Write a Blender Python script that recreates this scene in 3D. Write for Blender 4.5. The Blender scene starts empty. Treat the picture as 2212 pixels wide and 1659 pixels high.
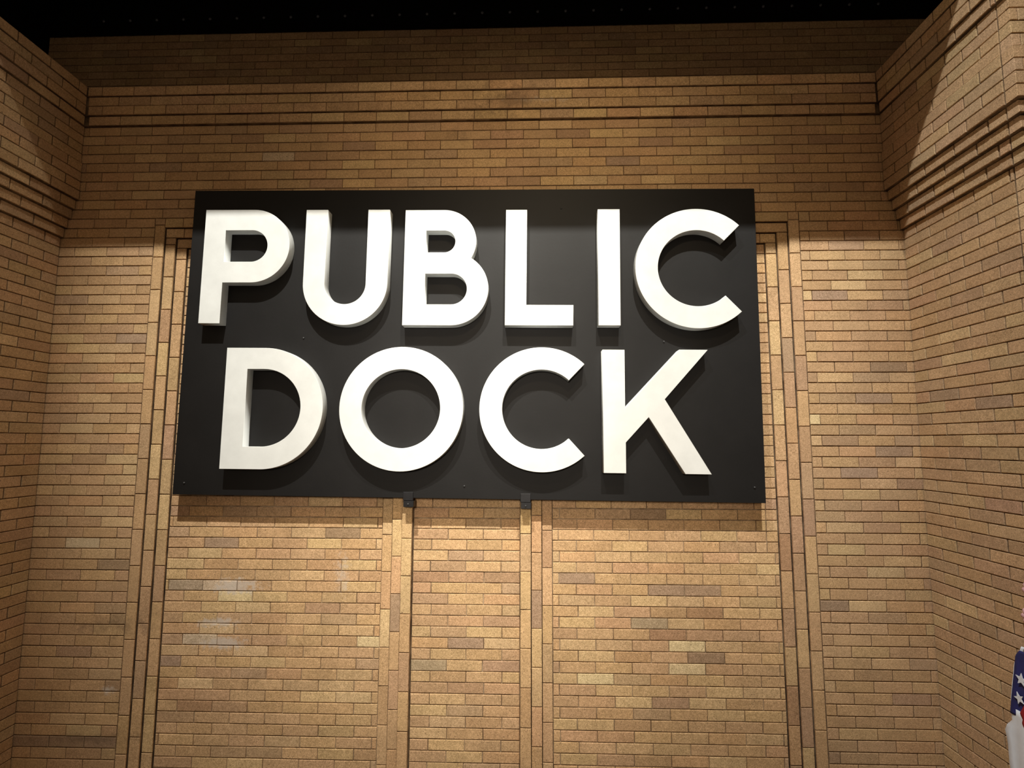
import bpy, bmesh, math, random
from mathutils import Vector, Matrix

C = bpy.context.scene.collection
S = bpy.context.scene
CZ = 2.30                      # eye height above the floor; heights below are given relative to the eye, then lifted by CZ
COURSE, BRICK, JOINT = .0635, .2136, .0046
Z0 = 2.0796                    # height of course line 0 (underside of the back cornice), relative to the eye

# ------------------------------------------------------------------ camera
pitch, yaw, roll, D = .1071, .0323, .0028, 3.3347
fwd = Vector((-math.sin(yaw), math.cos(yaw), 0)); rt = Vector((math.cos(yaw), math.sin(yaw), 0)); up = Vector((0, 0, 1))
f2 = fwd*math.cos(pitch) + up*math.sin(pitch); u2 = -fwd*math.sin(pitch) + up*math.cos(pitch)
r3 = rt*math.cos(roll) + u2*math.sin(roll); u3 = -rt*math.sin(roll) + u2*math.cos(roll)
cam_d = bpy.data.cameras.new('camera'); cam = bpy.data.objects.new('camera', cam_d); C.objects.link(cam)
m = Matrix((r3, u3, -f2)).transposed().to_4x4(); m.translation = Vector((0, -D, CZ)); cam.matrix_world = m
cam_d.sensor_width = 36; cam_d.lens = 1177.17/2212*36; cam_d.clip_end = 100
S.camera = cam

# ------------------------------------------------------------------ world, lamps, exposure
w = bpy.data.worlds.new('world'); S.world = w; w.use_nodes = True
w.node_tree.nodes['Background'].inputs[0].default_value = (1.0, .76, .52, 1)
w.node_tree.nodes['Background'].inputs[1].default_value = .24
S.view_settings.view_transform = 'Standard'; S.view_settings.look = 'None'
S.view_settings.gamma = 1; S.view_settings.use_curve_mapping = False; S.view_settings.exposure = 0

def aim(o, target):
    d = Vector(target) - o.location
    o.rotation_euler = d.to_track_quat('-Z', 'Y').to_euler()
def area(name, loc, target, size, power, col, spread=180):
    l = bpy.data.lights.new(name, 'AREA'); l.size = size; l.energy = power; l.color = col; l.spread = math.radians(spread)
    o = bpy.data.objects.new(name, l); o.location = loc; C.objects.link(o); aim(o, target); return o
def spot(name, loc, target, angle, blend, radius, power, col):
    l = bpy.data.lights.new(name, 'SPOT'); l.spot_size = math.radians(angle); l.spot_blend = blend
    l.shadow_soft_size = radius; l.energy = power; l.color = col
    o = bpy.data.objects.new(name, l); o.location = loc; C.objects.link(o); aim(o, target); return o
# two high hall lamps in front of the bay (their light is cut off by the bay's black ceiling) ...
for lx_, tx_, pw_ in ((-1.10, -1.15, 4950), (.85, .60, 4250)):
    spot('hall_lamp', (lx_, -4.5, 7.7+CZ), (tx_, 0, 1.25+CZ), 29, 1.0, .045, pw_, (1.0, .98, .90))
# added fill, unseen: one frontal behind the camera, two high ones raking side walls
spot('front_fill', (-.4, -8.5, 1.2+CZ), (-.15, 0, -.1+CZ), 27, 1.0, .5, 1080, (1.0, .88, .74))
spot('side_fill', (-2.9, -5.5, 9.15+CZ), (2.6, -.65, .15+CZ), 21, 1.0,   .04, 3500, (.93, .97, 1.0))
spot('side_fill', (2.2, -5.5, 9.15+CZ), (-3.2, -.5, .55+CZ), 22, 1.0, .04, 720, (1.0, .93, .82))
# ... and a warm wall washer under the front edge of that ceiling
spot('wall_washer', (.2, -2.6, 2.6+CZ), (.0, 0, 1.35+CZ), 76, 1.0, .12, 96, (1.0, .80, .52))

# ------------------------------------------------------------------ helpers
def tag(o, label=None, cat=None, group=None, kind=None):
    if label: o['label'] = label
    if cat: o['category'] = cat
    if group: o['group'] = group
    if kind: o['kind'] = kind
    return o
def empty(name, loc=(0, 0, 0)):
    o = bpy.data.objects.new(name, None); o.location = loc; o.empty_display_size = .1; C.objects.link(o); return o
def link(name, me, parent=None, mat=None):
    o = bpy.data.objects.new(name, me); C.objects.link(o)
    if parent: o.parent = parent
    if mat and not me.materials: me.materials.append(mat)
    return o
def add_box(bm, x0, x1, y0, y1, z0, z1):
    v = [bm.verts.new(p) for p in ((x0,y0,z0),(x1,y0,z0),(x1,y1,z0),(x0,y1,z0),(x0,y0,z1),(x1,y0,z1),(x1,y1,z1),(x0,y1,z1))]
    for f in ((0,1,5,4),(1,2,6,5),(2,3,7,6),(3,0,4,7),(4,5,6,7),(3,2,1,0)): bm.faces.new([v[i] for i in f])
def mesh_of(bm, name, mat=None):
    bmesh.ops.recalc_face_normals(bm, faces=bm.faces)
    me = bpy.data.meshes.new(name); bm.to_mesh(me); bm.free()
    if mat: me.materials.append(mat)
    return me
def boxes(name, lst, mat, parent=None, bevel=0):
    bm = bmesh.new()
    for b in lst: add_box(bm, *b)
    if bevel: bmesh.ops.bevel(bm, geom=bm.edges[:], offset=bevel, segments=2, affect='EDGES', profile=.5)
    return link(name, mesh_of(bm, name, mat), parent)

# ------------------------------------------------------------------ materials
def new_mat(name):
    m = bpy.data.materials.new(name); m.use_nodes = True; nt = m.node_tree
    return m, nt, nt.nodes['Principled BSDF']
def N(nt, t, **k):
    n = nt.nodes.new(t)
    for a, b in k.items(): setattr(n, a, b)
    return n
def noise(nt, vec, scale, detail=3, rough=.6):
    n = N(nt, 'ShaderNodeTexNoise'); n.inputs['Scale'].default_value = scale; n.inputs['Detail'].default_value = detail
    n.inputs['Roughness'].default_value = rough; nt.links.new(vec, n.inputs['Vector']); return n.outputs['Fac']
def ramp(nt, fac, a, b, ca=(0,0,0,1), cb=(1,1,1,1)):
    r = N(nt, 'ShaderNodeValToRGB'); r.color_ramp.elements[0].position = a; r.color_ramp.elements[1].position = b
    r.color_ramp.elements[0].color = ca; r.color_ramp.elements[1].color = cb; nt.links.new(fac, r.inputs[0]); return r.outputs[0]
def mix(nt, fac, a, b, mode='MIX'):
    x = N(nt, 'ShaderNodeMix', data_type='RGBA', blend_type=mode)
    for sock, v in ((x.inputs[0], fac), (x.inputs[6], a), (x.inputs[7], b)):
        if isinstance(v, (int, float)): sock.default_value = v
        elif isinstance(v, tuple): sock.default_value = v
        else: nt.links.new(v, sock)
    return x.outputs[2]
def mth(nt, op, a, b=None):
    x = N(nt, 'ShaderNodeMath', operation=op)
    for i, v in enumerate((a, b)):
        if v is None: continue
        if isinstance(v, (int, float)): x.inputs[i].default_value = v
        else: nt.links.new(v, x.inputs[i])
    return x.outputs[0]

def brick_material():
    m, nt, p = new_mat('tan_brick')
    pos = N(nt, 'ShaderNodeNewGeometry').outputs['Position']
    col = N(nt, 'ShaderNodeObjectInfo').outputs['Color']
    big = ramp(nt, noise(nt, pos, 9, 3), .35, .7, (.93,.91,.89,1), (1.08,1.06,1.04,1))
    mid = ramp(nt, noise(nt, pos, 75, 4, .7), .36, .66, (.85,.85,.81,1), (1.12,1.12,1.12,1))
    fine = ramp(nt, noise(nt, pos, 240, 2, .7), .34, .66, (.70,.66,.60,1), (1.30,1.30,1.30,1))
    c = mix(nt, 1, mix(nt, 1, mix(nt, 1, col, big, 'MULTIPLY'), mid, 'MULTIPLY'), fine, 'MULTIPLY')
    pit = ramp(nt, noise(nt, pos, 130, 2, .5), .66, .72)
    c = mix(nt, pit, c, (.24,.15,.085,1))
    # pale salt bloom on a few courses of the left infill, and the dark water streak under the top ledge
    def blob(cx, cz, rx, rz, strength, sc):
        sep = N(nt, 'ShaderNodeSeparateXYZ'); nt.links.new(pos, sep.inputs[0])
        dx = mth(nt, 'DIVIDE', mth(nt, 'SUBTRACT', sep.outputs[0], cx), rx); dz = mth(nt, 'DIVIDE', mth(nt, 'SUBTRACT', sep.outputs[2], cz), rz)
        r = mth(nt, 'SQRT', mth(nt, 'ADD', mth(nt, 'MULTIPLY', dx, dx), mth(nt, 'MULTIPLY', dz, dz)))
        fall = mth(nt, 'SUBTRACT', 1.0, r); n_ = noise(nt, pos, sc, 5, .7)
        return ramp(nt, mth(nt, 'MULTIPLY', mth(nt, 'ADD', fall, mth(nt, 'SUBTRACT', mth(nt, 'MULTIPLY', n_, 3.2), 1.15)), strength), .42, .95)
    for (cx, cz, rx, rz, st) in ((-1.80, -.875, .17, .05, .9), (-1.88, -1.09, .15, .035, .8), (-1.86, -1.21, .16, .04, .85),
                                 (-1.14, -.80, .07, .20, .55), (-2.50, -1.47, .06, .03, .75), (.05, 2.20, .5, .03, .45)):
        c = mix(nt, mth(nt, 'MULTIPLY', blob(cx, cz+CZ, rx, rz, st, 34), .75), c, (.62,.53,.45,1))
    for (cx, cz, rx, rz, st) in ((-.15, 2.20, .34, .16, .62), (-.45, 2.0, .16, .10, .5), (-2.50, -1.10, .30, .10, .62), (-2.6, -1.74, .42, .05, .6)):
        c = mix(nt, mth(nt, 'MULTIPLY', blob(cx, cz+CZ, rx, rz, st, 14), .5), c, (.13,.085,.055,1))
    nt.links.new(c, p.inputs['Base Color']); p.inputs['Roughness'].default_value = .92
    p.inputs['Specular IOR Level'].default_value = .25
    b = N(nt, 'ShaderNodeBump'); b.inputs['Strength'].default_value = .6; b.inputs['Distance'].default_value = .0016
    nt.links.new(mth(nt, 'ADD', noise(nt, pos, 200, 3, .7), mth(nt, 'MULTIPLY', noise(nt, pos, 40, 3), 1.6)), b.inputs['Height'])
    nt.links.new(b.outputs[0], p.inputs['Normal'])
    return m
def mortar_material(name, a, b_):
    m, nt, p = new_mat(name)
    pos = N(nt, 'ShaderNodeNewGeometry').outputs['Position']
    c = ramp(nt, noise(nt, pos, 7, 5, .75), .42, .62, a, b_)
    nt.links.new(c, p.inputs['Base Color']); p.inputs['Roughness'].default_value = .95
    b = N(nt, 'ShaderNodeBump'); b.inputs['Strength'].default_value = .5; b.inputs['Distance'].default_value = .002
    nt.links.new(noise(nt, pos, 160, 3), b.inputs['Height']); nt.links.new(b.outputs[0], p.inputs['Normal'])
    return m
def plain(name, col, rough=.5, metal=0, var=.0, scale=20, bump=0, spec=.5):
    m, nt, p = new_mat(name)
    p.inputs['Roughness'].default_value = rough; p.inputs['Metallic'].default_value = metal; p.inputs['Specular IOR Level'].default_value = spec
    tc = N(nt, 'ShaderNodeTexCoord').outputs['Object']
    n_ = noise(nt, tc, scale, 4)
    lo = tuple(max(0, x*(1-var)) for x in col)+(1,); hi = tuple(min(1, x*(1+var)) for x in col)+(1,)
    nt.links.new(ramp(nt, n_, .3, .7, lo, hi), p.inputs['Base Color'])
    if bump:
        b = N(nt, 'ShaderNodeBump'); b.inputs['Strength'].default_value = .4; b.inputs['Distance'].default_value = bump
        nt.links.new(noise(nt, tc, scale*12, 3), b.inputs['Height']); nt.links.new(b.outputs[0], p.inputs['Normal'])
    return m
M_BRICK = brick_material()
M_DARKMORTAR = mortar_material('dark_mortar', (.085,.050,.024,1), (.24,.155,.085,1))
M_LIGHTMORTAR = mortar_material('pale_mortar', (.13,.080,.042,1), (.42,.32,.21,1))
M_BOARD = plain('black_board_paint', (.0045,.0040,.0040), .58, 0, .25, 5, .0006, .32)
M_WHITE = plain('white_letter_paint', (.75,.765,.75), .55, 0, .05, 9, .0005, .35)
M_BLACKMETAL = plain('black_metal', (.010,.010,.012), .38, .3, .3, 30)
M_CEIL = plain('black_ceiling_paint', (.004,.0035,.003), .9, 0, .2, 3, 0, .1)
M_RIVET = plain('worn_dark_rivet', (.14,.15,.18), .45, .3, .3, 60)
M_BOLT = plain('dark_bolt_metal', (.045,.045,.045), .5, .2, .2, 60)
M_FLOOR = plain('grey_concrete_floor', (.20,.18,.16), .7, 0, .25, 3, .001)
M_PALE = plain('pale_plaster', (.28,.22,.15), .9, 0, .1, 4)

# ------------------------------------------------------------------ bricks
PAL = [((.568,.380,.216), 6), ((.556,.369,.209), 6), ((.538,.355,.203), 5), ((.594,.408,.230), 4), ((.512,.336,.197), 3),
       ((.550,.384,.218), 3), ((.562,.360,.205), 3), ((.490,.336,.205), 2), ((.460,.303,.190), 1), ((.625,.450,.256), 1)]
NAMED = {'light': (.74,.59,.35), 'gold': (.65,.465,.255), 'dark': (.380,.262,.170), 'mauve': (.435,.302,.208), 'grey': (.450,.345,.240),
         'red': (.45,.275,.165), 'pale': (.63,.495,.350), 'rose': (.50,.320,.200)}
cols = [c for c, k in PAL for _ in range(k)]
rng = random.Random(7)
cache = {}
def brick_mesh(w_, h_, depth, var):
    key = (round(w_*500), round(h_*500), depth, var)
    if key in cache: return cache[key]
    w_, h_ = key[0]/500, key[1]/500
    r = random.Random(hash(key) & 0xffff)
    b = .0022; j = lambda s=.0007: r.uniform(-s, s)
    v = []
    for y, i in ((depth, 0), (b, 0), (0, b)):
        for sx, sz in ((-1, -1), (1, -1), (1, 1), (-1, 1)):
            v.append((sx*(w_/2-i)+(j() if y < depth else 0), y+(j(.0004) if y == 0 else 0), sz*(h_/2-i)+(j() if y < depth else 0)))
    f = [(8, 9, 10, 11)]
    for a in (0, 4):
        for k in range(4):
            n = (k+1) % 4; f.append((a+k, a+n, a+4+n, a+4+k))
    me = bpy.data.meshes.new('brick'); me.from_pydata(v, [], f); me.materials.append(M_BRICK); me.update()
    bm = bmesh.new(); bm.from_mesh(me); bmesh.ops.recalc_face_normals(bm, faces=bm.faces)
    for fa in bm.faces:                                     # front face must look along -Y
        if len(set(round(x.co.y, 2) for x in fa.verts)) == 1 and fa.normal.y > .5:
            bmesh.ops.reverse_faces(bm, faces=bm.faces); break
    bm.to_mesh(me); bm.free()
    cache[key] = me
    return me
nbricks = 0
def lay(parent, face, w0, w1, z0, z1, at, special=(), depth=.06, tone=1.0):
    """one brick: face 'back' (looks -y), 'right' (looks -x), 'left' (looks +x); w0..w1 along the wall, z relative to the eye,
    at = coordinate of the wall face."""
    global nbricks
    if w1-w0 < .012 or z1-z0 < .012: return None
    g = JOINT/2; wc, zc = (w0+w1)/2, (z0+z1)/2
    gw, gh = (g, g) if face == 'back' else (.0042, .0027)
    me = brick_mesh(w1-w0-2*gw, z1-z0-2*gh, depth, rng.randrange(4))
    o = bpy.data.objects.new('brick', me); C.objects.link(o); o.parent = parent
    pr = rng.uniform(-.0011, .0011)
    if face == 'back': o.location = (wc, at+pr, zc+CZ)
    elif face == 'right': o.location = (at+pr, wc, zc+CZ); o.rotation_euler = (0, 0, -math.pi/2)
    else: o.location = (at+pr, wc, zc+CZ); o.rotation_euler = (0, 0, math.pi/2)
    c = rng.choice(cols); s = rng.uniform(.93, 1.07)*tone
    for (sw, sz, nm) in special:
        if w0 <= sw < w1 and z0 <= sz < z1: c = NAMED[nm]; s = 1
    o.color = (c[0]*s, c[1]*s*rng.uniform(.985, 1.015), c[2]*s*rng.uniform(.95, 1.05), 1)
    nbricks += 1
    return o
def zl(k): return Z0 - k*COURSE
def rows(parent, face, k0, k1, w0, w1, phase, at, parity=0, special=(), skip=None, tone=1.0, depth=.06):
    """running bond between course lines k0 and k1; joints at phase + n*BRICK where (k-parity) is even, half a brick over otherwise"""
    A = w0 if callable(w0) else (lambda k: w0); B = w1 if callable(w1) else (lambda k: w1); T = at if callable(at) else (lambda k: at)
    for k in range(k0, k1):
        a, b = A(k), B(k); ph = phase + (0 if (k-parity) % 2 == 0 else BRICK/2) + rng.uniform(-.006, .006)
        x = ph + math.floor((a-ph)/BRICK)*BRICK
        cuts = [a]
        while x < b:
            if x > a+.02 and x < b-.02: cuts.append(x)
            x += BRICK
        cuts.append(b)
        for p, q in zip(cuts, cuts[1:]):
            if skip and skip(p, q, zl(k+1), zl(k)): continue
            lay(parent, face, p, q, zl(k+1), zl(k), T(k), special, depth, tone)
def column(parent, face, x0, x1, z_top, z_bot, at, phase, special=(), depth=.06, tone=1.0, pitch=.2150):
    """bricks laid upright, one above the other"""
    z = phase
    while z < z_top: z += pitch
    cuts = [z_top]; z -= pitch
    while z > z_bot:
        if z_top-z > .03 and z-z_bot > .03: cuts.append(z)
        z -= pitch
    cuts.append(z_bot)
    for t, b in zip(cuts, cuts[1:]): lay(parent, face, x0, x1, b, t, at, special, depth, tone)

ZF = -CZ                                    # floor
KF = 69                                     # last course line above the floor
XR, XL = 2.316, -3.050                      # faces of the side walls below the corbels
behind_sign = lambda p, q, a, b: p > -1.86 and q < 1.10 and a > -.12 and b < 1.33

def struct(name, loc=(0, 0, 0), label=None):
    o = empty(name, loc); o['kind'] = 'structure'
    if label: o['label'] = label
    return o

# floor of the hall
fl = boxes('floor', [(-9, 9, -10, 1.2, -.15, 0)], M_FLOOR); tag(fl, 'plain concrete floor below the picture', kind='structure')

# ---------------- back wall: upper field and the two flanks beside the blocked opening
FRL, FRR, FRT = -2.432, 1.684, zl(10)       # outer edges of the stepped surround
wb = struct('wall_back', label='tan brick wall field above the blocked opening behind the sign')
boxes('mortar_bed', [(XL-.3, XR+.3, .005, .35, FRT+CZ, zl(0)+CZ), (XL-.3, XR+.3, .070, .35, 0, FRT+CZ)], M_DARKMORTAR, wb)
sp_top = [(-1.657,1.972,'gold'), (-1.108,1.786,'gold'), (-1.651,1.85,'pale'), (-.2,1.97,'rose'), (-.25,1.91,'rose'), (.45,1.97,'gold'), (.9,1.66,'gold'), (.62,1.78,'mauve'), (1.3,1.91,'gold')]
rows(wb, 'back', 0, 10, XL-.12, XR+.1, .1716, 0, 1, sp_top, behind_sign)
wfl = struct('wall_back_left', label='narrow brick flank between the left side wall and the stepped surround')
boxes('mortar_bed', [(XL-.2, FRL, .005, .070, 0, FRT+CZ)], M_DARKMORTAR, wfl)
sp_lf = [(-2.827,-.611,'pale'), (-2.6155,-.7357,'dark'), (-2.6209,.667,'mauve'), (-2.94,.602,'gold'), (-2.85,-1.7474,'dark'), (-2.574,-1.742,'dark'), (-2.75,-1.7474,'dark'), (-2.6,-.49,'gold')]
rows(wfl, 'back', 10, KF, XL-.02, FRL-.001, -2.8436, 0, 0, sp_lf)
wfr = struct('wall_back_right', label='narrow brick flank between the stepped surround and the right side wall')
boxes('mortar_bed', [(FRR, XR+.2, .005, .070, 0, FRT+CZ)], M_DARKMORTAR, wfr)
sp_rf = [(1.87,.9085,'mauve'), (2.2,.4683,'dark'), (2.0925,.28,'mauve'), (1.724,.1519,'light'), (1.73,-.95,'dark'), (1.95,-.95,'gold'), (1.74,-1.78,'dark'), (2.05,.97,'gold'), (2.1,-.02,'mauve'), (1.85,-.20,'mauve')]
rows(wfr, 'back', 10, KF, FRR+.001, XR+.02, 1.7465, 0, 0, sp_rf)

# ---------------- back cornice: three projecting bands under the ledge
tc = struct('trim_1', label='projecting brick cornice along the top of the back wall')
yc = {-1: -.022, -2: -.036, -3: -.036, -4: -.048}
boxes('mortar_bed', [(XL, XR, yc[k]+.006, .35, zl(k+1)+CZ, zl(k)+CZ-.001) for k in yc], M_DARKMORTAR, tc)
for k in range(-4, 0):
    rows(tc, 'back', k, k+1, -2.92, 2.19, .28, yc[k], 1, [(.3,2.11,'gold'), (-1.3,2.11,'gold')], depth=.09)
LEDGE = zl(-4)

# ---------------- stepped surround of the blocked opening
ts = struct('trim_2', label='stepped brick surround of the blocked opening, laid upright in three receding bands')
yb = [.0, .016, .032]; BW = .0665
edgesL = [FRL+i*BW for i in range(4)]; edgesR = [FRR-i*BW for i in range(4)]; tops = [FRT-i*COURSE for i in range(4)]
mb = []; mbr = []
for i in range(3):
    e = .003
    mb += [(edgesL[i]+e, edgesL[i+1]-e, yb[i]+.006, .075, 0, tops[i]+CZ-e),
           (edgesL[i+1]-e, edgesR[i+1]+e, yb[i]+.006, .075, tops[i+1]+CZ+e, tops[i]+CZ-e)]
    mbr += [(edgesR[i+1]+e, edgesR[i]-e, yb[i]+.005, .075, 0, tops[i]+CZ-e)]
boxes('mortar_bed', mb, M_DARKMORTAR, ts); boxes('mortar_bed', mbr, M_LIGHTMORTAR, ts)
phL = [.9693, 1.0577, .9639]; phR = [.747, .8604, .755]
spL = [(-2.35, .8, 'rose'), (-2.33, .45, 'rose'), (-2.26, .1, 'rose'), (-2.3, -.95, 'rose'), (-2.31, -.15, 'gold'), (-2.3, .62, 'gold')]
spR = [(1.51, -.66, 'red'), (1.52, .72, 'gold'), (1.58, -.60, 'rose'), (1.58, -.80, 'rose'), (1.51, -1.1, 'rose'), (1.58, -1.45, 'rose'), (1.51, -1.52, 'red'), (1.57, .45, 'mauve')]
for i in range(3):
    column(ts, 'back', edgesL[i], edgesL[i+1], tops[i+1] if i else tops[0], ZF+.01, yb[i], phL[i], spL, .008, 1.03)
    column(ts, 'back', edgesR[i+1], edgesR[i], tops[i+1] if i else tops[0], ZF+.01, yb[i], phR[i], spR, .010, 1.05)
    x = edgesL[i]+(BW if i == 0 else 0); ph = x+.12; end = edgesR[i]-(BW if i == 0 else 0)
    cuts = [x]
    while ph < end-.03: cuts.append(ph); ph += BRICK
    cuts.append(end)
    for p, q in zip(cuts, cuts[1:]):
        if not behind_sign(p, q, tops[i+1], tops[i]): lay(ts, 'back', p, q, tops[i+1], tops[i], yb[i], (), .008, 1.03)

# ---------------- infill panels
YP = .048; PL, PR, PT = edgesL[3], edgesR[3], tops[3]
sc = 1.0                                    # positions below already on the panel plane
m1 = [-.899, -.836, -.773, -.708]; m2 = [-.057, .009, .074, .137]
kp = 13
sp_l = [(-2.19,-.8814,'grey'), (-2.1057,-1.5889,'red'), (-1.8963,-.9493,'light'), (-2.1873,-.7516,'gold'), (-1.794,-.8798,'pale'), (-1.8921,-1.2035,'pale'),
        (-2.0,-.69,'gold'), (-1.6,-.95,'gold'), (-1.9,-1.02,'gold'), (-1.98,-.62,'mauve'), (-2.14,-1.3,'mauve'), (-1.15,-.55,'dark'), (-1.35,-.62,'gold'), (-1.1,-.75,'gold'), (-1.0,-1.2,'light'), (-1.55,-1.33,'gold'), (-1.2,-1.02,'rose'), (-1.75,-1.6,'rose')]
sp_r = [(.3751,-1.4015,'light'), (.9152,-1.2089,'light'), (.3768,-1.2689,'gold'), (.914,-1.3361,'light'), (1.137,-1.4661,'gold'), (.7099,-1.0807,'grey'),
        (1.0316,-1.2747,'dark'), (.25,-1.08,'gold'), (.45,-.98,'gold'), (.75,-1.14,'red'), (.98,-1.14,'rose'), (.82,-.46,'dark'), (1.03,-.46,'gold'), (.3,-.83,'mauve'), (.85,-.9,'mauve'), (1.05,-.9,'mauve'), (1.0,-1.02,'red'), (.22,-1.2,'gold'), (.95,-1.53,'gold'), (.25,-1.66,'gold')]
sp_c = [(-.2714,-1.1387,'gold'), (-.5908,-1.5935,'gold'), (-.2851,-1.4615,'dark'), (-.45,-1.46,'rose'), (-.4,-.82,'rose'), (-.55,-.78,'red'), (-.35,-1.2,'mauve'), (-.58,-1.3,'grey')]
pl = struct('wall_panel_left', label='brick infill panel left of the two upright brick mullions')
boxes('mortar_bed', [(PL, m1[0], YP+.0045, .12, 0, PT+CZ)], M_LIGHTMORTAR, pl)
rows(pl, 'back', kp, KF, PL, m1[0], -2.0025, YP, 0, sp_l, behind_sign, 1.08)
pc = struct('wall_panel_center', label='narrow brick infill panel between the two upright brick mullions')
boxes('mortar_bed', [(m1[3], m2[0], YP+.0045, .12, 0, PT+CZ)], M_LIGHTMORTAR, pc)
rows(pc, 'back', kp, KF, m1[3], m2[0], -.276, YP, 1, sp_c, behind_sign, 1.05)
pr_ = struct('wall_panel_right', label='brick infill panel right of the two upright brick mullions')
boxes('mortar_bed', [(m2[3], PR, YP+.0045, .12, 0, PT+CZ)], M_LIGHTMORTAR, pr_)
K1 = 43
rows(pr_, 'back', kp, K1, m2[3], PR-.068, .1765, YP, 1, sp_r, behind_sign, 1.08)
for k in range(kp, K1): lay(pr_, 'back', PR-.068, PR, zl(k+1), zl(k), YP, (), tone=1.05)
rows(pr_, 'back', K1, KF, m2[3], PR, .1765, YP, 1, sp_r, None, 1.08)

# ---------------- the two mullions: three upright bands, the fin beside the middle panel stands proud
for nm, ed, ys, side in (('trim_3', m1, (.040, .026, .004), 'left'), ('trim_4', m2, (.004, .026, .040), 'right')):
    t = struct(nm, label='upright brick mullion on the %s of the narrow middle panel, its inner fin standing proud' % side)
    boxes('mortar_bed', [(ed[i]+.002, ed[i+1]-.002, ys[i]+.006, .12, 0, .9+CZ) for i in range(3)], M_LIGHTMORTAR, t)
    for i in range(3):
        ph = [-.5604, -.6856, -.576][i] if side == 'left' else [-.5428, -.6562, -.5282][i]
        column(t, 'back', ed[i], ed[i+1], .02, ZF+.01, ys[i], ph,
               [(-.74,-.68,'gold'), (-.74,-.88,'gold'), (-.80,-.6,'gold'), (-.03,-.5,'gold'), (-.03,-.9,'gold'), (.1,-.6,'rose'), (.04,-.9,'mauve'), (-.8,-1.1,'mauve'), (.04,-1.1,'gold')], .07, 1.10, .2190)

# ---------------- side walls with corbelled cornice, each ending in a pier
def xoff(k):                                # how far a course stands in from the lower face
    if k < -4: return .122
    if k < -3: return .132
    if k < -1: return .122
    if k < 0: return .108
    if k < 4: return .092
    if k < 8: return .100
    return max(0, .100-.02*(k-7))
LSW = .84                                   # length of the side walls at the lower face
for side, name, sgn, XB in (('right', 'wall_right', -1, XR), ('left', 'wall_left', 1, XL)):
    face = side
    o_low = struct(name, label='brick side wall on the %s, below its corbelled top' % side)
    tr = struct('trim_5' if side == 'right' else 'trim_6', label='corbelled brick courses along the top of the %s side wall' % side)
    xf = lambda k: XB+sgn*xoff(k)
    back = XB-sgn*1.3
    def span(k): return (min(xf(k)-sgn*.006, back), max(xf(k)-sgn*.006, back))
    low = []
    low.append((*span(13), -LSW+.006, .35, 0, zl(13)+CZ))
    boxes('mortar_bed', low, M_DARKMORTAR, o_low)
    boxes('mortar_bed', [(*span(k), -LSW-xoff(k)+.006, .35, zl(k+1)+CZ+.0005, zl(k)+CZ) for k in range(-4, 13)], M_DARKMORTAR, tr)
    yend = lambda k: -LSW-xoff(k)+.064
    ystart = lambda k: {-1: -.022, -2: -.036, -3: -.036, -4: -.048}.get(k, 0)-.002
    sp = [(-.3, .3, 'mauve'), (-.4, .6, 'gold'), (-.45, -.3, 'rose'), (-.3, -.85, 'gold'), (-.5, .2, 'mauve')]
    rows(o_low, face, 13, KF, yend, ystart, -.1146, xf, 0, sp, None, .97)
    rows(tr, face, -4, 13, yend, ystart, -.1146, xf, 0, (), None, 1.0, .09)
    # the pier's front, round the corner
    pf = struct('wall_pier_right' if side == 'right' else 'wall_pier_left', label='front face of the brick pier that ends the %s side wall' % side)
    for k in range(-4, 30):
        a, b = (xf(k), XB+.62) if side == 'right' else (XB-.62, xf(k))
        rows(pf, 'back', k, k+1, a, b, (xf(k)+.15) if side == 'right' else xf(k)-.15, -LSW-xoff(k), 0, (), None, 1.12, .06)
    x0, x1 = (XB+.01, XB+1.3) if side == 'right' else (XB-1.3, XB-.01)
    boxes('lower_core', [(x0, x1, -LSW+.02, -LSW+.05, 0, zl(30)+CZ)], M_PALE, pf)

# ---------------- set-back masonry above the ledges, riveted girder, ceiling
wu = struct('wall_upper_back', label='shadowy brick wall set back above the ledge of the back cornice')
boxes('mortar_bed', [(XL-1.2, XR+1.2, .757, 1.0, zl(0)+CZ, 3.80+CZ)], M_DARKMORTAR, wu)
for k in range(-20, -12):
    rows(wu, 'back', k, k+1, -4.0, 3.27, .1, .751, 0, (), None, .85)  # brick tone lowered: shade put into the colour of this set-back wall
boxes('wall_upper_left', [(XL-1.9, XL-.95, -1.3, .76, LEDGE+CZ+.001, 3.80+CZ)], M_CEIL)['kind'] = 'structure'
boxes('wall_upper_right', [(XR+.95, XR+1.9, -1.3, .76, LEDGE+CZ+.001, 3.80+CZ)], M_CEIL)['kind'] = 'structure'
boxes('ceiling', [(XL-1.9, XR+1.9, -1.30, 1.0, 3.72+CZ, 3.86+CZ)], M_CEIL)['kind'] = 'structure'
boxes('beam', [(XL-1.9, XR+1.9, -1.36, -1.301, 3.20+CZ, 3.86+CZ)], M_CEIL)['kind'] = 'structure'
g = empty('steel_girder', (0, .70, 3.352+CZ)); tag(g, 'black riveted steel girder running across under the dark ceiling', 'girder')
gz = 0
boxes('web', [(XL-.94, XR+.94, -.005, .045, gz, gz+.36)], M_CEIL, g)
boxes('flange', [(XL-.94, XR+.94, -.06, .045, gz-.004, gz+.008), (XL-.94, XR+.94, -.018, -.005, gz+.008, gz+.115)], M_CEIL, g, .002)
bm = bmesh.new(); bmesh.ops.create_uvsphere(bm, u_segments=10, v_segments=6, radius=.0125)
for v in bm.verts: v.co.y *= .7
riv = mesh_of(bm, 'rivet', M_RIVET)
for f_ in riv.polygons: f_.use_smooth = True
for i in range(-16, 13):
    r_ = link('rivet', riv, g); r_.location = (.0673+i*.2222, -.018, gz+.073)

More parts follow.
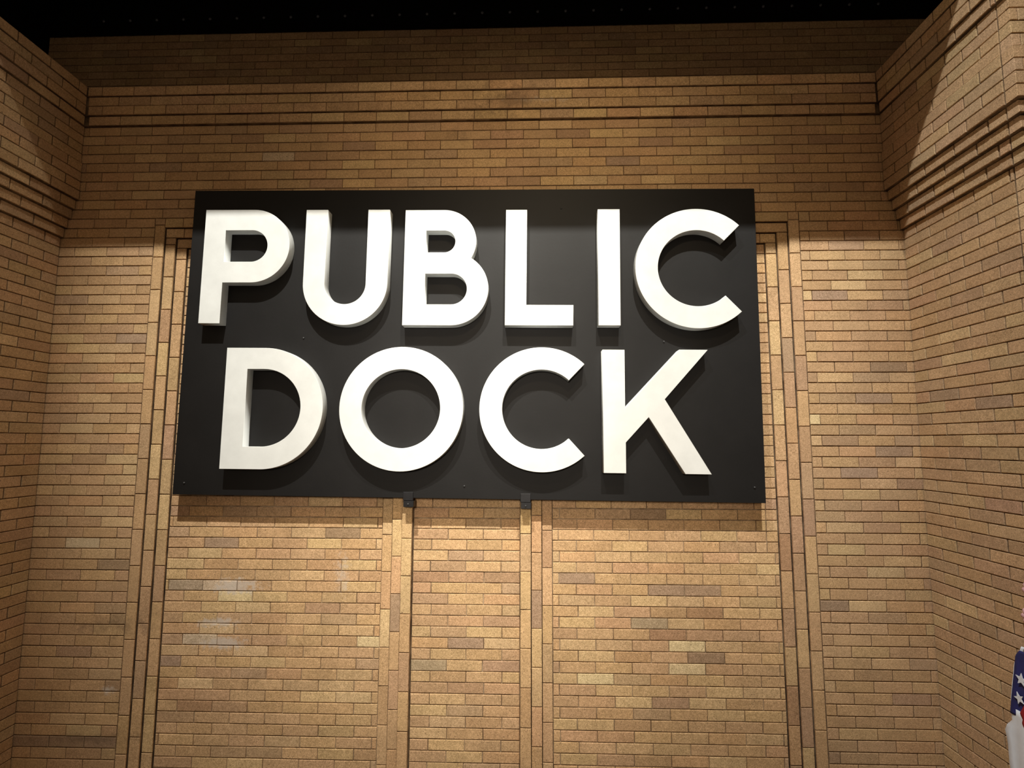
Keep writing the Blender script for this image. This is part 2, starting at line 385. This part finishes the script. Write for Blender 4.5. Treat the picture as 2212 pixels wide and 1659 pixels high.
# ------------------------------------------------------------------ the sign
PH = -.0085; SX, SZ = -.374, .614; SW, SH = 3.462, 1.879
YS = -.050; SS = (3.3347-.050)/(3.3347-.125)     # board face; the sizes below were taken at y = -.125
sign = empty('wall_sign', (SX*SS, YS, SZ*SS+CZ)); sign.rotation_euler = (0, -PH, 0); sign.scale = (SS, SS, SS)
tag(sign, 'large black board sign with white raised letters reading PUBLIC DOCK', 'sign')
bd = boxes('board', [(-SW/2, SW/2, 0, .030, -SH/2, SH/2)], M_BOARD, sign, .0015)
for x in (-1.45, -.55, .5, 1.4): boxes('batten', [(x, x+.04, 0.030, .045, -SH/2+.3, SH/2-.3)], M_BLACKMETAL, sign)
def arc(cx, cy, r, a0, a1, n=56):
    return [(cx+r*math.cos(math.radians(a0+(a1-a0)*i/n)), cy+r*math.sin(math.radians(a0+(a1-a0)*i/n))) for i in range(n+1)]
def letter(ch, loops):
    cu = bpy.data.curves.new('letter', 'CURVE'); cu.dimensions = '2D'; cu.fill_mode = 'BOTH'
    cu.extrude = .0335; cu.bevel_depth = .0015; cu.bevel_resolution = 1; cu.offset = -.0015
    for lp in loops:
        sp = cu.splines.new('POLY'); sp.points.add(len(lp)-1)
        for q, (x, y) in zip(sp.points, lp): q.co = (x*1.0015, y*1.0015, 0, 1)
        sp.use_cyclic_u = True
    tmp = bpy.data.objects.new('tmp', cu); C.objects.link(tmp)
    bpy.context.view_layer.update()
    me = bpy.data.meshes.new_from_object(tmp.evaluated_get(bpy.context.evaluated_depsgraph_get()))
    bpy.data.objects.remove(tmp); bpy.data.curves.remove(cu)
    me.transform(Matrix.Rotation(math.pi/2, 4, 'X')); me.transform(Matrix.Translation((0, -.035, 0)))
    me.materials.clear(); me.materials.append(M_WHITE); me.name = 'letter'
    o = link('letter', me, sign); o['label'] = 'white raised letter %s' % ch
    return o
dz = 0
# P U B L I C
letter('P', [[(-1.6055,.0763), (-1.4745,.0763), (-1.4745,.3265)] + arc(-1.3055,.5540,.2275,-90,90) + [(-1.6055,.7815)],
             [(-1.4745,.4557)] + arc(-1.3115,.5537,.098,-90,90) + [(-1.4745,.6517)]])
letter('U', [[(-.9845,.7800)] + arc(-.7297,.3240,.2548,180,360) + [(-.4749,.7800), (-.6059,.7800)] + arc(-.7297,.3200,.1238,360,180) + [(-.8535,.7800)]])
a1, a2 = 33.0, 55.0
ux, uy, ur, lx, ly, lr = -.145, .5805, .1965, -.0927, .2907, .2207
dd = math.hypot(lx-ux, ly-uy); aa = (ur**2-lr**2+dd**2)/(2*dd); hh = math.sqrt(ur**2-aa**2)
ex, ey = (lx-ux)/dd, (ly-uy)/dd; nx, ny = ux+aa*ex-hh*ey, uy+aa*ey+hh*ex
if nx < ux: nx, ny = ux+aa*ex+hh*ey, uy+aa*ey-hh*ex
la = math.degrees(math.atan2(ny-ly, nx-lx)); ua = math.degrees(math.atan2(ny-uy, nx-ux))
letter('B', [[(-.3790,.0700)] + arc(lx,ly,lr,-90,la) + arc(ux,uy,ur,ua,90) + [(-.3790,.7770)],
             [(-.2490,.5130)] + arc(-.1413,.5805,.0675,-90,90,32) + [(-.2490,.6480)],
             [(-.2490,.1963)] + arc(-.0927,.28935,.09305,-90,90,32) + [(-.2490,.3824)]])
letter('L', [[(.2274,.7770), (.2274,.0722), (.6290,.0722), (.6290,.1950), (.3528,.1950), (.3528,.7770)]])
letter('I', [[(.7745,.7790), (.7745,.0740), (.9040,.0740), (.9040,.7790)]])
letter('C', [arc(1.3530,.4190,.3605,46,314,90) + arc(1.3530,.4190,.2290,314,46,90)])
# D O C K
letter('D', [[(-1.4180,-.7815)] + arc(-1.1830,-.42595,.3556,-90,90) + [(-1.4180,-.0703)],
             [(-1.2870,-.6510)] + arc(-1.1870,-.42375,.2273,-90,90) + [(-1.2870,-.1965)]])
letter('O', [arc(-.3685,-.4215,.3620,0,359,110), arc(-.3700,-.4215,.2295,0,359,110)])
letter('C', [arc(.4470,-.4175,.3600,47,313,90) + arc(.4470,-.4175,.2285,313,47,90)])
letter('K', [[(.7970,-.0690), (.9240,-.0690), (.9240,-.4052), (1.2379,-.0666), (1.4005,-.0666), (1.1503,-.3543), (1.4050,-.7765), (1.2575,-.7765),
              (1.0573,-.4582), (.9265,-.6030), (.9265,-.7765), (.7990,-.7765)]])
bm = bmesh.new(); bmesh.ops.create_uvsphere(bm, u_segments=10, v_segments=6, radius=.006)
bolt_me = mesh_of(bm, 'bolt', M_BOLT)
for x, z in ((-1.6639,-.8709), (.0015,-.8669), (1.6695,-.8516), (-.9928,.0041), (1.1697,-.0071), (.5609,.8174)):
    b_ = link('bolt', bolt_me, sign); b_.location = (x, -.001, z)
for x in (-.3255, .3585):
    br = boxes('bracket', [(x-.030, x+.030, -.006, -.0005, -.9545, -.904), (x-.027, x+.033, -.004, .052, -.992, -.9545)], M_BLACKMETAL, sign, .002)
    br['label'] = 'black steel bracket carrying the lower edge of the board'
    bb = link('bolt', bolt_me, br); bb.location = (x+.001, -.005, -.975)

# ------------------------------------------------------------------ star-spangled drape on the right wall, at the picture's edge
def rel(y, z): return (y, z+CZ)
dr = empty('flag_drape', (2.28, -.62, -1.0+CZ)); tag(dr, 'star-spangled blue, red and white drape hung low on the right brick wall', 'drape')
M_BLUE = plain('navy_cloth', (.020,.022,.13), .8, 0, .2, 30); M_RED = plain('red_cloth', (.36,.012,.02), .8, 0, .15, 30)
M_WC = plain('white_cloth', (.84,.88,.93), .85, 0, .05, 14, .001); M_PINK = plain('pink_cloth', (.70,.42,.42), .8, 0, .15, 60)
def cloth(name, outline, x, mat, amp=.012, freq=40, thick=.006):
    """thin pleated cloth: outline in (y, z) relative to the eye, filled, displaced into folds along x"""
    bm = bmesh.new(); ys = [p[0] for p in outline]; zs = [p[1] for p in outline]
    n = 26; zt, zb = max(zs), min(zs); rows_ = []
    def ext(z):
        xs = []
        for (y0, z0), (y1, z1) in zip(outline, outline[1:]+outline[:1]):
            if (z0-z)*(z1-z) <= 0 and z0 != z1: xs.append(y0+(y1-y0)*(z-z0)/(z1-z0))
        return (min(xs), max(xs)) if xs else (ys[0], ys[0]+.001)
    for i in range(n+1):
        z = zt+(zb-zt)*(i+.02*(i == 0)-.02*(i == n))/n; a, b = ext(z)
        rows_.append([bm.verts.new((x-2.28-amp*(.5+.5*math.sin(freq*(a+(b-a)*j/14)+1.5*z))*min(1, .3+i/n), a+(b-a)*j/14+.62, z+1.0)) for j in range(15)])
    for i in range(n):
        for j in range(14): bm.faces.new((rows_[i][j], rows_[i][j+1], rows_[i+1][j+1], rows_[i+1][j]))
    o = link(name, mesh_of(bm, name, mat), dr)
    for f_ in o.data.polygons: f_.use_smooth = True
    md = o.modifiers.new('thickness', 'SOLIDIFY'); md.thickness = thick; md.offset = 0
    return o
cloth('blue_field', [(-.600,-.98), (-.622,-.95), (-.80,-.95), (-.80,-1.255), (-.553,-1.255), (-.556,-1.235)], 2.266, M_BLUE, .010)
cloth('white_trim', [(-.628,-.93), (-.583,-1.02), (-.548,-1.2), (-.556,-1.21), (-.61,-1.02), (-.64,-.93)], 2.272, M_WC, .004)
cloth('white_skirt', [(-.552,-1.225), (-.555,-1.29), (-.5167,-1.3275), (-.527,-1.40), (-.5265,-1.51), (-.545,-1.60), (-.54,-2.0), (-.80,-2.0), (-.80,-1.225)], 2.262, M_WC, .022, 55)
cloth('red_panel', [(-.665,-1.14), (-.635,-1.19), (-.612,-1.228), (-.625,-1.25), (-.618,-1.27), (-.630,-1.29), (-.68,-1.31), (-.80,-1.31), (-.80,-1.12)], 2.252, M_RED, .010)
def star(y, z, r, rot):
    bm = bmesh.new(); vs = []
    for i in range(10):
        a = rot+i*math.pi/5; q = r if i % 2 == 0 else r*.42; vs.append(bm.verts.new((0, q*math.cos(a), q*math.sin(a))))
    f_ = bm.faces.new(vs); e = bmesh.ops.extrude_face_region(bm, geom=[f_])
    for v in e['geom']:
        if isinstance(v, bmesh.types.BMVert): v.co.x -= .003
    o = link('star', mesh_of(bm, 'star', M_WC), dr); o.location = (2.254-2.28, y+.62, z+1.0)
for y, z, r, a in ((-.632,-1.075,.030,.4), (-.612,-1.165,.028,1.2), (-.70,-1.02,.03,.2), (-.71,-1.12,.03,.9), (-.74,-1.2,.028,.5)): star(y, z, r, a)
bm = bmesh.new()
for q in range(7):
    a = q*math.pi*2/7
    mtx = Matrix.Translation((-.006, .020*math.cos(a), .024*math.sin(a))) @ Matrix.Rotation(a, 4, 'X') @ Matrix.Diagonal((.55, 1, .7, 1))
    bmesh.ops.create_uvsphere(bm, u_segments=8, v_segments=6, radius=.020, matrix=mtx)
bmesh.ops.create_uvsphere(bm, u_segments=8, v_segments=6, radius=.012, matrix=Matrix.Translation((-.014, 0, 0)))
ros = mesh_of(bm, 'rosette', M_PINK)
for f_ in ros.polygons: f_.use_smooth = True
for y, z in ((-.672,-.672), (-.655,-.792)):
    o = link('rosette', ros, dr); o.location = (2.300-2.28, y+.62, z+1.0); o['label'] = 'pink cloth rosette'
bm = bmesh.new()
bmesh.ops.create_cone(bm, segments=10, radius1=.005, radius2=.005, depth=.36, cap_ends=True, matrix=Matrix.Translation((0, -.09, .18)))
boxes('cord', [(-.004, .004, -.062, -.054, .07, .33)], M_WC, dr); bm.free()

# no thing keeps more than 300 single bricks: the lowest courses, below the picture, become one joined part
bpy.context.view_layer.update()
for par in [o for o in bpy.data.objects if o.get('kind') == 'structure']:
    bs = sorted((o for o in par.children if o.name.startswith('brick')), key=lambda o: -o.location.z)
    if len(bs) <= 299: continue
    bm = bmesh.new()
    for o in bs[299:]:
        n0 = len(bm.verts); bm.from_mesh(o.data); bm.verts.ensure_lookup_table()
        bmesh.ops.transform(bm, matrix=o.matrix_basis, verts=bm.verts[n0:])
        colr = o.color[:]; bpy.data.objects.remove(o)
    me = bpy.data.meshes.new('brick_courses'); bm.to_mesh(me); bm.free(); me.materials.append(M_BRICK)
    jo = link('brick_courses', me, par); jo.color = colr; jo['kind'] = 'stuff'
